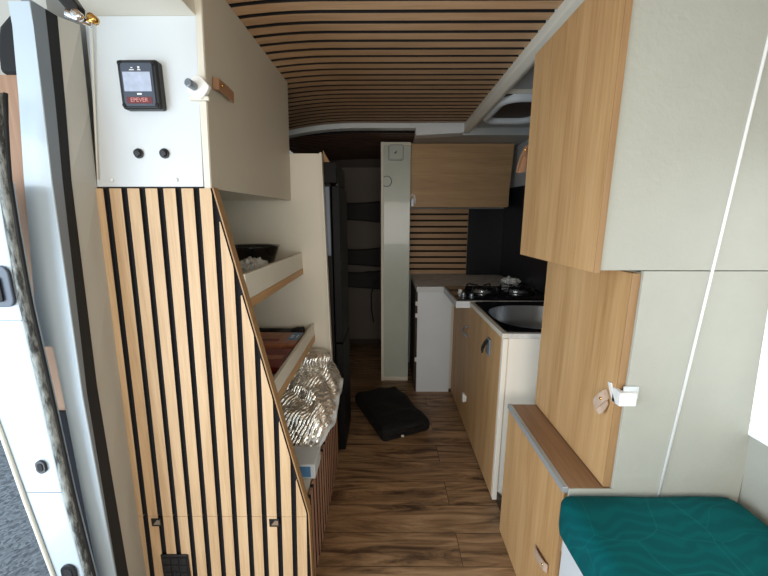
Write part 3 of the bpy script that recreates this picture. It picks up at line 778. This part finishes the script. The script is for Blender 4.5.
# dark pull on the near door
b = MB(); b.box(.512, .5215, 1.625, 1.675, .695, .78); p1 = b.build('pull_plate', 'greytrim', d1, bevel=.002)
b = MB(); b.ribbon([(.515,1.66,.770),(.500,1.655,.755),(.485,1.645,.730),(.482,1.64,.713)], (0,.03,.0), .005); b.ribbon([(.482,1.64,.713),(.497,1.69,.700)], (0,.0,.02), .005)
b.build('pull_hook', 'black', d1)
b = MB(); b.tube([(.52,2.10,.70),(.50,2.12,.69),(.497,2.14,.66),(.505,2.13,.635),(.52,2.11,.63)], .005, 8); b.build('pull_ring', 'steelgrey', d2, smooth=True)
b = MB(); b.box(.510, .5215, 2.055, 2.105, .205, .245); b.box(.50, .512, 2.065, 2.09, .195, .255); b.build('child_lock', 'plastic', d2, bevel=.003)

# worktops
w = thing('hob_worktop', (.7, 2.7, ZC-.04), 'speckled grey worktop with white edge around the hob', 'worktop')
b = MB(); pl = [(.234,2.572),(.445,2.572),(.445,2.10),(1.045,2.10),(1.045,3.168),(.234,3.168)]
b.loft([[(x, y, ZC-.04) for x, y in pl], [(x, y, ZC) for x, y in pl]]); b.build('slab', 'counter', w, bevel=.0015)
b = MB(); b.box(.234, .445, 2.562, 2.5715, ZC-.042, ZC+.001); b.box(.437, .4445, 2.092, 2.5615, ZC-.042, ZC+.001); b.box(.436, .530, 2.088, 2.0985, ZC-.042, ZC+.001)
b.build('white_edge', 'white', w, bevel=.0015)
# sink worktop
w = thing('sink_worktop', (.8, 1.8, ZC-.03), 'narrow worktop rim surrounding the steel sink', 'worktop')
b = MB()
b.box(.520, .545, 1.472, 2.086, ZC-.024, ZC-.001); b.build('front_edge', 'cream', w, bevel=.0015)
b = MB(); b.box(.545, 1.045, 1.472, 1.492, ZC-.024, ZC-.002); b.box(.545, 1.045, 2.07, 2.086, ZC-.024, ZC-.002); b.box(1.02, 1.045, 1.492, 2.07, ZC-.024, ZC-.002); b.build('slab', 'counter', w)
# sink
s = thing('kitchen_sink', (.79, 1.78, ZC-.14), 'stainless steel sink bowl with dark rim in the worktop', 'sink')
cx, cy = .795, 1.75
def se(a, rx, ry, e=2.6):
    return (cx+rx*math.copysign(abs(math.cos(a))**(2/e), math.cos(a)), cy+ry*math.copysign(abs(math.sin(a))**(2/e), math.sin(a)))
n = 64
b = MB()
def outer(a):
    c_, s_ = math.cos(a), math.sin(a); k = min(.245/abs(c_) if abs(c_) > 1e-6 else 9, .29/abs(s_) if abs(s_) > 1e-6 else 9)
    return (.785+c_*k, 1.78+s_*k)
A = [2*math.pi*(i+.5)/n for i in range(n)]
b.loft([[(*outer(a), ZC-.001) for a in A], [(*outer(a), ZC+.004) for a in A], [(*se(a, .245, .232), ZC+.004) for a in A], [(*se(a, .238, .225), ZC-.002) for a in A]], cap=False)
b.build('rim', 'blackglass', s)
b = MB()
prof = [(1.0, 0), (.985, -.012), (.94, -.08), (.86, -.125), (.6, -.14), (.12, -.146)]
b.loft([[(*se(a, .239*k, .226*k, 2.6 if k > .5 else 2), ZC+.003+h) for a in A] for k, h in prof], cap=False)
bw = b.build('basin', 'steel', s, smooth=True)
b = MB(); b.lathe((cx, cy, ZC-.146), [(.028,-.001),(.03,.003),(.02,.004),(.012,.001)], 24); b.build('drain', 'chrome', s, smooth=True)
# hob
h = thing('gas_hob', (.77, 2.32, ZC), 'black glass gas hob with burners and knobs', 'hob')
b = MB(); b.box(.4455, 1.03, 2.104, 2.555, ZC+.0012, ZC+.010); b.build('glass_plate', 'blackglass', h, bevel=.003)
for (x, y, r_) in ((.66,2.34,.045), (.90,2.34,.055)):
    b = MB(); b.lathe((x, y, ZC+.010), [(r_*1.45,0),(r_*1.45,.002),(r_*1.2,.004),(r_,.004),(r_,.014),(r_*.8,.018),(.004,.018)], 30); bu = b.build('burner', 'steel', h, bevel=.001)
    b = MB(); b.lathe((x, y, ZC+.028), [(r_*.7,0),(r_*.7,.006),(r_*.5,.008),(.003,.008)], 24); b.build('burner_cap', 'black', bu)
    b = MB()
    for k in range(4):
        a = R(45+90*k); c_, s_ = math.cos(a), math.sin(a)
        b.tube([(x+c_*.115, y+s_*.115, ZC+.010), (x+c_*.115, y+s_*.115, ZC+.048), (x+c_*.10, y+s_*.10, ZC+.052), (x+c_*.03, y+s_*.03, ZC+.052)], .005, 8)
    b.tube([(x+.115*math.cos(2*math.pi*k/32), y+.115*math.sin(2*math.pi*k/32), ZC+.018) for k in range(33)], .004, 6)
    b.build('pan_support', 'black', h, smooth=True)
for (x, y) in ((.505,2.20), (.505,2.30), (.55,2.17)):
    b = MB(); b.lathe((x, y, ZC+.010), [(.019,0),(.019,.004),(.014,.006),(.013,.022),(.010,.024)], 20); b.build('knob', 'steelgrey' if y < 2.25 else 'plastic', h, bevel=.001)
b = blob((.955,2.62,ZC+.03), (.058,.035,.028), .6, 2.4, '', '', 9, 5, keep_z=ZC+.002)
tag(b.build('crumpled_cloth', 'plastic', smooth=True), 'crumpled white cloth behind the gas hob', 'cloth')

# roof hatch
t = thing('roof_hatch', (.76, 2.1, 1.96), 'white rounded roof hatch frame with dark opening above the sink', 'roof hatch')
b = MB()
loop = rounded_rect(.76, 2.13, .30, .42, .09, 8)
b.tube([(x, y, 1.975) for x, y in loop]+[(loop[0][0], loop[0][1], 1.975)], .022, 12); b.build('frame', 'white', t, smooth=True)
b = MB(); b.box(.612, .908, 1.92, 2.34, 1.985, 2.035); b.build('dark_blind', 'darkwood_and_shade', t)
b = MB(); b.box(.60, .93, 1.885, 1.9, 1.985, 2.04); b.build('inner_rim', 'cream', t)

# ------------------------------------------------------------------ right upper cabinet
c = thing('upper_wardrobe_cabinet', (.6, 1.1, 1.235), 'protruding upper cabinet with oak door on the right', 'cabinet')
b = MB(); b.box(.527, XR-.003, .863, 1.318, 1.238, 1.925)
b.build('carcass', 'cream', c)
b = MB(); b.box(.512, .526, .8475, 1.322, 1.232, 1.918); dr = b.build('door', 'oak_v', c, bevel=.0015)
b = MB(); b.box(.5122, .528, .845, .8475, 1.232, 1.918); b.build('door_edge', 'oak_edge', dr)
b = MB(); b.box(.545, .56, 1.326, 1.36, 1.60, 1.635); b.box(.523, .545, 1.325, 1.334, 1.605, 1.632); b.build('catch', 'plastic', dr, bevel=.002)
b = MB()
b.ribbon([(.521,1.330,1.628),(.514,1.337,1.615),(.506,1.345,1.590),(.500,1.350,1.560),(.497,1.348,1.538),(.500,1.338,1.534),(.506,1.334,1.56),(.512,1.330,1.59)], (.026,.004,.006), .004)
pl_ = b.build('pull', 'leather', dr)
b = MB(); b.lathe((.509,1.334,1.612), [(.005,.003),(.005,0),(.002,-.002)], 12, 'y'); b.build('rivet', 'brass', pl_, smooth=True)
b = MB(); b.box(.545, .565, 1.327, 1.36, 1.80, 1.83); b.build('hinge', 'plastic', c, bevel=.003)

# grey panel facing the camera, upper part & lower part
b = MB(); b.box(.5285, .985, .850, .8625, 1.238, 2.0)
struct(b.build('wall_cabinet_end', 'greywall', bevel=.001), 'pale grey end panel of the upper cabinet', 'wall')
b = MB(); b.box(.640, 1.0, .8505, .8625, .40, 1.236)
b.box(.519, .640, .8505, .856, .40, .613)
struct(b.build('wall_wardrobe_end', 'greywall', bevel=.001), 'pale grey end panel beside the lock', 'wall')

# middle recessed wardrobe door
c = thing('wardrobe', (.85, 1.1, .61), 'recessed wardrobe with oak door and white child lock', 'wardrobe')
b = MB(); b.box(.641, XR-.003, .863, 1.318, .0, 1.231); b.build('carcass', 'cream', c)
b = MB(); b.box(.618, .638, .8605, 1.318, .616, 1.229); dr = b.build('door', 'oak_v', c, bevel=.0015)
b = MB(); b.box(.618, .6395, .858, .8605, .616, 1.229); b.build('door_edge', 'oak_edge', dr)
# child lock wraps the near edge
b = MB(); b.hexa([(.613,.846,.878),(.6178,.846,.878),(.6178,.864,.878),(.613,.864,.878)], [(.613,.876,.926),(.6178,.876,.926),(.6178,.892,.922),(.613,.892,.922)])
b.box(.613, .626, .843, .866, .878, .918); b.box(.611, .656, .831, .848, .880, .918)
lk = b.build('child_lock', 'plastic', dr, bevel=.004)
b = MB(); b.box(.628, .668, .8435, .8498, .892, .930); b.build('lock_base', 'white', lk, bevel=.003)
b = MB()
b.ribbon([(.616,.885,.888),(.606,.884,.884),(.600,.890,.872),(.597,.900,.855),(.595,.905,.843),(.598,.896,.836),(.604,.888,.842),(.608,.884,.86),(.611,.881,.876)], (.0,.016,.022), .0035)
pl_ = b.build('pull', 'leather_pale', dr)
b = MB(); b.lathe((.5985,.889,.872), [(.0045,.003),(.0045,0),(.002,-.002)], 12, 'x'); b.build('rivet', 'brass', pl_, smooth=True)

# low locker
c = thing('low_locker', (.57, 1.08, 0), 'low oak locker with brown top and grey metal edge', 'locker')
b = MB(); b.box(.528, .639, .862, 1.305, 0.02, .592); b.build('carcass', 'cream', c)
b = MB(); b.box(.509, .527, .858, 1.312, .0, .594); dr = b.build('door', 'oak_v', c, bevel=.0015)
b = MB(); b.box(.5095, .5275, .8555, .858, .0, .594); b.build('door_edge', 'oak_edge', dr)
b = MB(); b.box(.521, .639, .858, 1.312, .594, .612); b.build('top', 'oak_top', c, bevel=.001)
b = MB(); b.box(.505, .5205, .857, 1.314, .5945, .614); b.build('metal_edge', 'steelgrey2', c, bevel=.0015)
b = MB(); b.ribbon([(.508,.978,.272),(.502,.972,.273),(.499,.955,.276),(.497,.925,.284),(.499,.900,.290),(.505,.890,.292)], (0,.0,.030), .004); pl_ = b.build('pull', 'leather_pale', dr)
b = MB(); b.lathe((.4965,.908,.288), [(.005,.003),(.005,0),(.002,-.002)], 12, 'x'); b.build('rivet', 'brass', pl_, smooth=True)

# bench and cushion
c = thing('storage_bench', (.66, .2, 0), 'white bench box under the teal cushion', 'bench')
b = MB(); b.box(.517, .975, -.9, .850, 0, .465); b.build('bench_body', 'white', c, bevel=.003)
bm = bmesh.new(); b = MB(); b.bm.free(); b.bm = bm
bmesh.ops.create_cube(bm, size=1)
bmesh.ops.subdivide_edges(bm, edges=bm.edges, cuts=40, use_grid_fill=True)
hx, hy, hz = .248, .72, .067
for v in bm.verts:
    p = Vector((v.co.x*2*hx, v.co.y*2*hy, v.co.z*2*hz)); r_ = .036
    q = Vector((max(-hx+r_, min(hx-r_, p.x)), max(-hy+r_, min(hy-r_, p.y)), max(-hz+r_, min(hz-r_, p.z))))
    dlt = p-q
    if dlt.length > 1e-6: p = q+dlt.normalized()*r_
    p.z += .006*noise.noise(Vector((p.x*6, p.y*6, 0)))
    v.co = p+Vector((.731, .130, .545))
t = b.build('bench_cushion', 'teal', smooth=True)
tag(t, 'teal fabric bench cushion with faint leaf pattern', 'cushion')

# black bag on the floor
t = thing('black_bag', (.03, 2.15, 0), 'flat black bag lying on the floor at end of aisle', 'bag')
bm = bmesh.new(); b = MB(); b.bm.free(); b.bm = bm
bmesh.ops.create_cube(bm, size=1); bmesh.ops.subdivide_edges(bm, edges=bm.edges, cuts=24, use_grid_fill=True)
for v in bm.verts:
    hx, hy, hz = .175, .27, .045; r_ = .035
    p = Vector((v.co.x*2*hx, v.co.y*2*hy, v.co.z*2*hz))
    q = Vector((max(-hx+r_, min(hx-r_, p.x)), max(-hy+r_, min(hy-r_, p.y)), max(-hz+r_, min(hz-r_, p.z))))
    if (p-q).length > 1e-6: p = q+(p-q).normalized()*r_
    p.z += .025*noise.noise(Vector((p.x*7, p.y*7, 2)))*(1 if p.z > 0 else 0)
    p = Matrix.Rotation(R(24), 3, 'Z') @ p
    v.co = p+Vector((.03, 2.21, .050))
    v.co.z = max(v.co.z, .002)
b.build('body', 'bagblack', t, smooth=True)
b = MB(); m3 = Matrix.Rotation(R(24), 3, 'Z')
def bp_(x, y, z): return tuple(m3 @ Vector((x, y, 0))+Vector((.03, 2.21, z)))
b.ribbon([bp_(-.11,-.10,.098), bp_(0,-.10,.108), bp_(.11,-.10,.098)], tuple(m3 @ Vector((0,.02,0))), .004)
b.build('strap', 'rubber', t)
b = MB(); b.tube([bp_(-.12,-.272,.06), bp_(.0,-.278,.064), bp_(.12,-.272,.06)], .0035, 6); b.build('zip', 'black', t)
b = MB(); b.box(.095,.112,1.905,1.912,.052,.062); b.build('zip_tag', 'cream', t)
b = MB(); b.tube([bp_(-.06,.22,.06), bp_(-.05,.29,.05), bp_(.02,.31,.04), bp_(.07,.27,.05), bp_(.06,.21,.06)], .012, 8); b.build('handle', 'bagblack', t, smooth=True)

# ------------------------------------------------------------------ lights, world, camera
wd = bpy.data.worlds.new('World'); SC.world = wd; wd.use_nodes = True
bg = wd.node_tree.nodes['Background']; bg.inputs['Color'].default_value = (.80, .91, 1.0, 1); bg.inputs['Strength'].default_value = 1.25
def area(name, loc, rot, size, size_y, power, col):
    l = bpy.data.lights.new(name, 'AREA'); l.shape = 'RECTANGLE'; l.size = size; l.size_y = size_y; l.energy = power; l.color = col
    o = bpy.data.objects.new(name, l); COL.objects.link(o); o.location = loc; o.rotation_euler = rot; return o
area('door_daylight', (-1.25, -.05, .95), (0, R(-90), 0), 1.5, 1.4, 34, (.76,.89,1))
area('cab_daylight', (0, -1.3, 1.3), (R(90), 0, 0), 1.6, .8, 24, (1,.93,.83))

cam = bpy.data.cameras.new('camera'); cam.sensor_width = 36; cam.lens = 36*345/768; cam.clip_start = .02
co = bpy.data.objects.new('camera', cam); COL.objects.link(co)
co.location = (0, 0, 1.36); co.rotation_euler = (R(90-11.12), 0, R(.33))
SC.camera = co
SC.view_settings.view_transform = 'Standard'
SC.view_settings.look = 'None'
SC.view_settings.exposure = .0
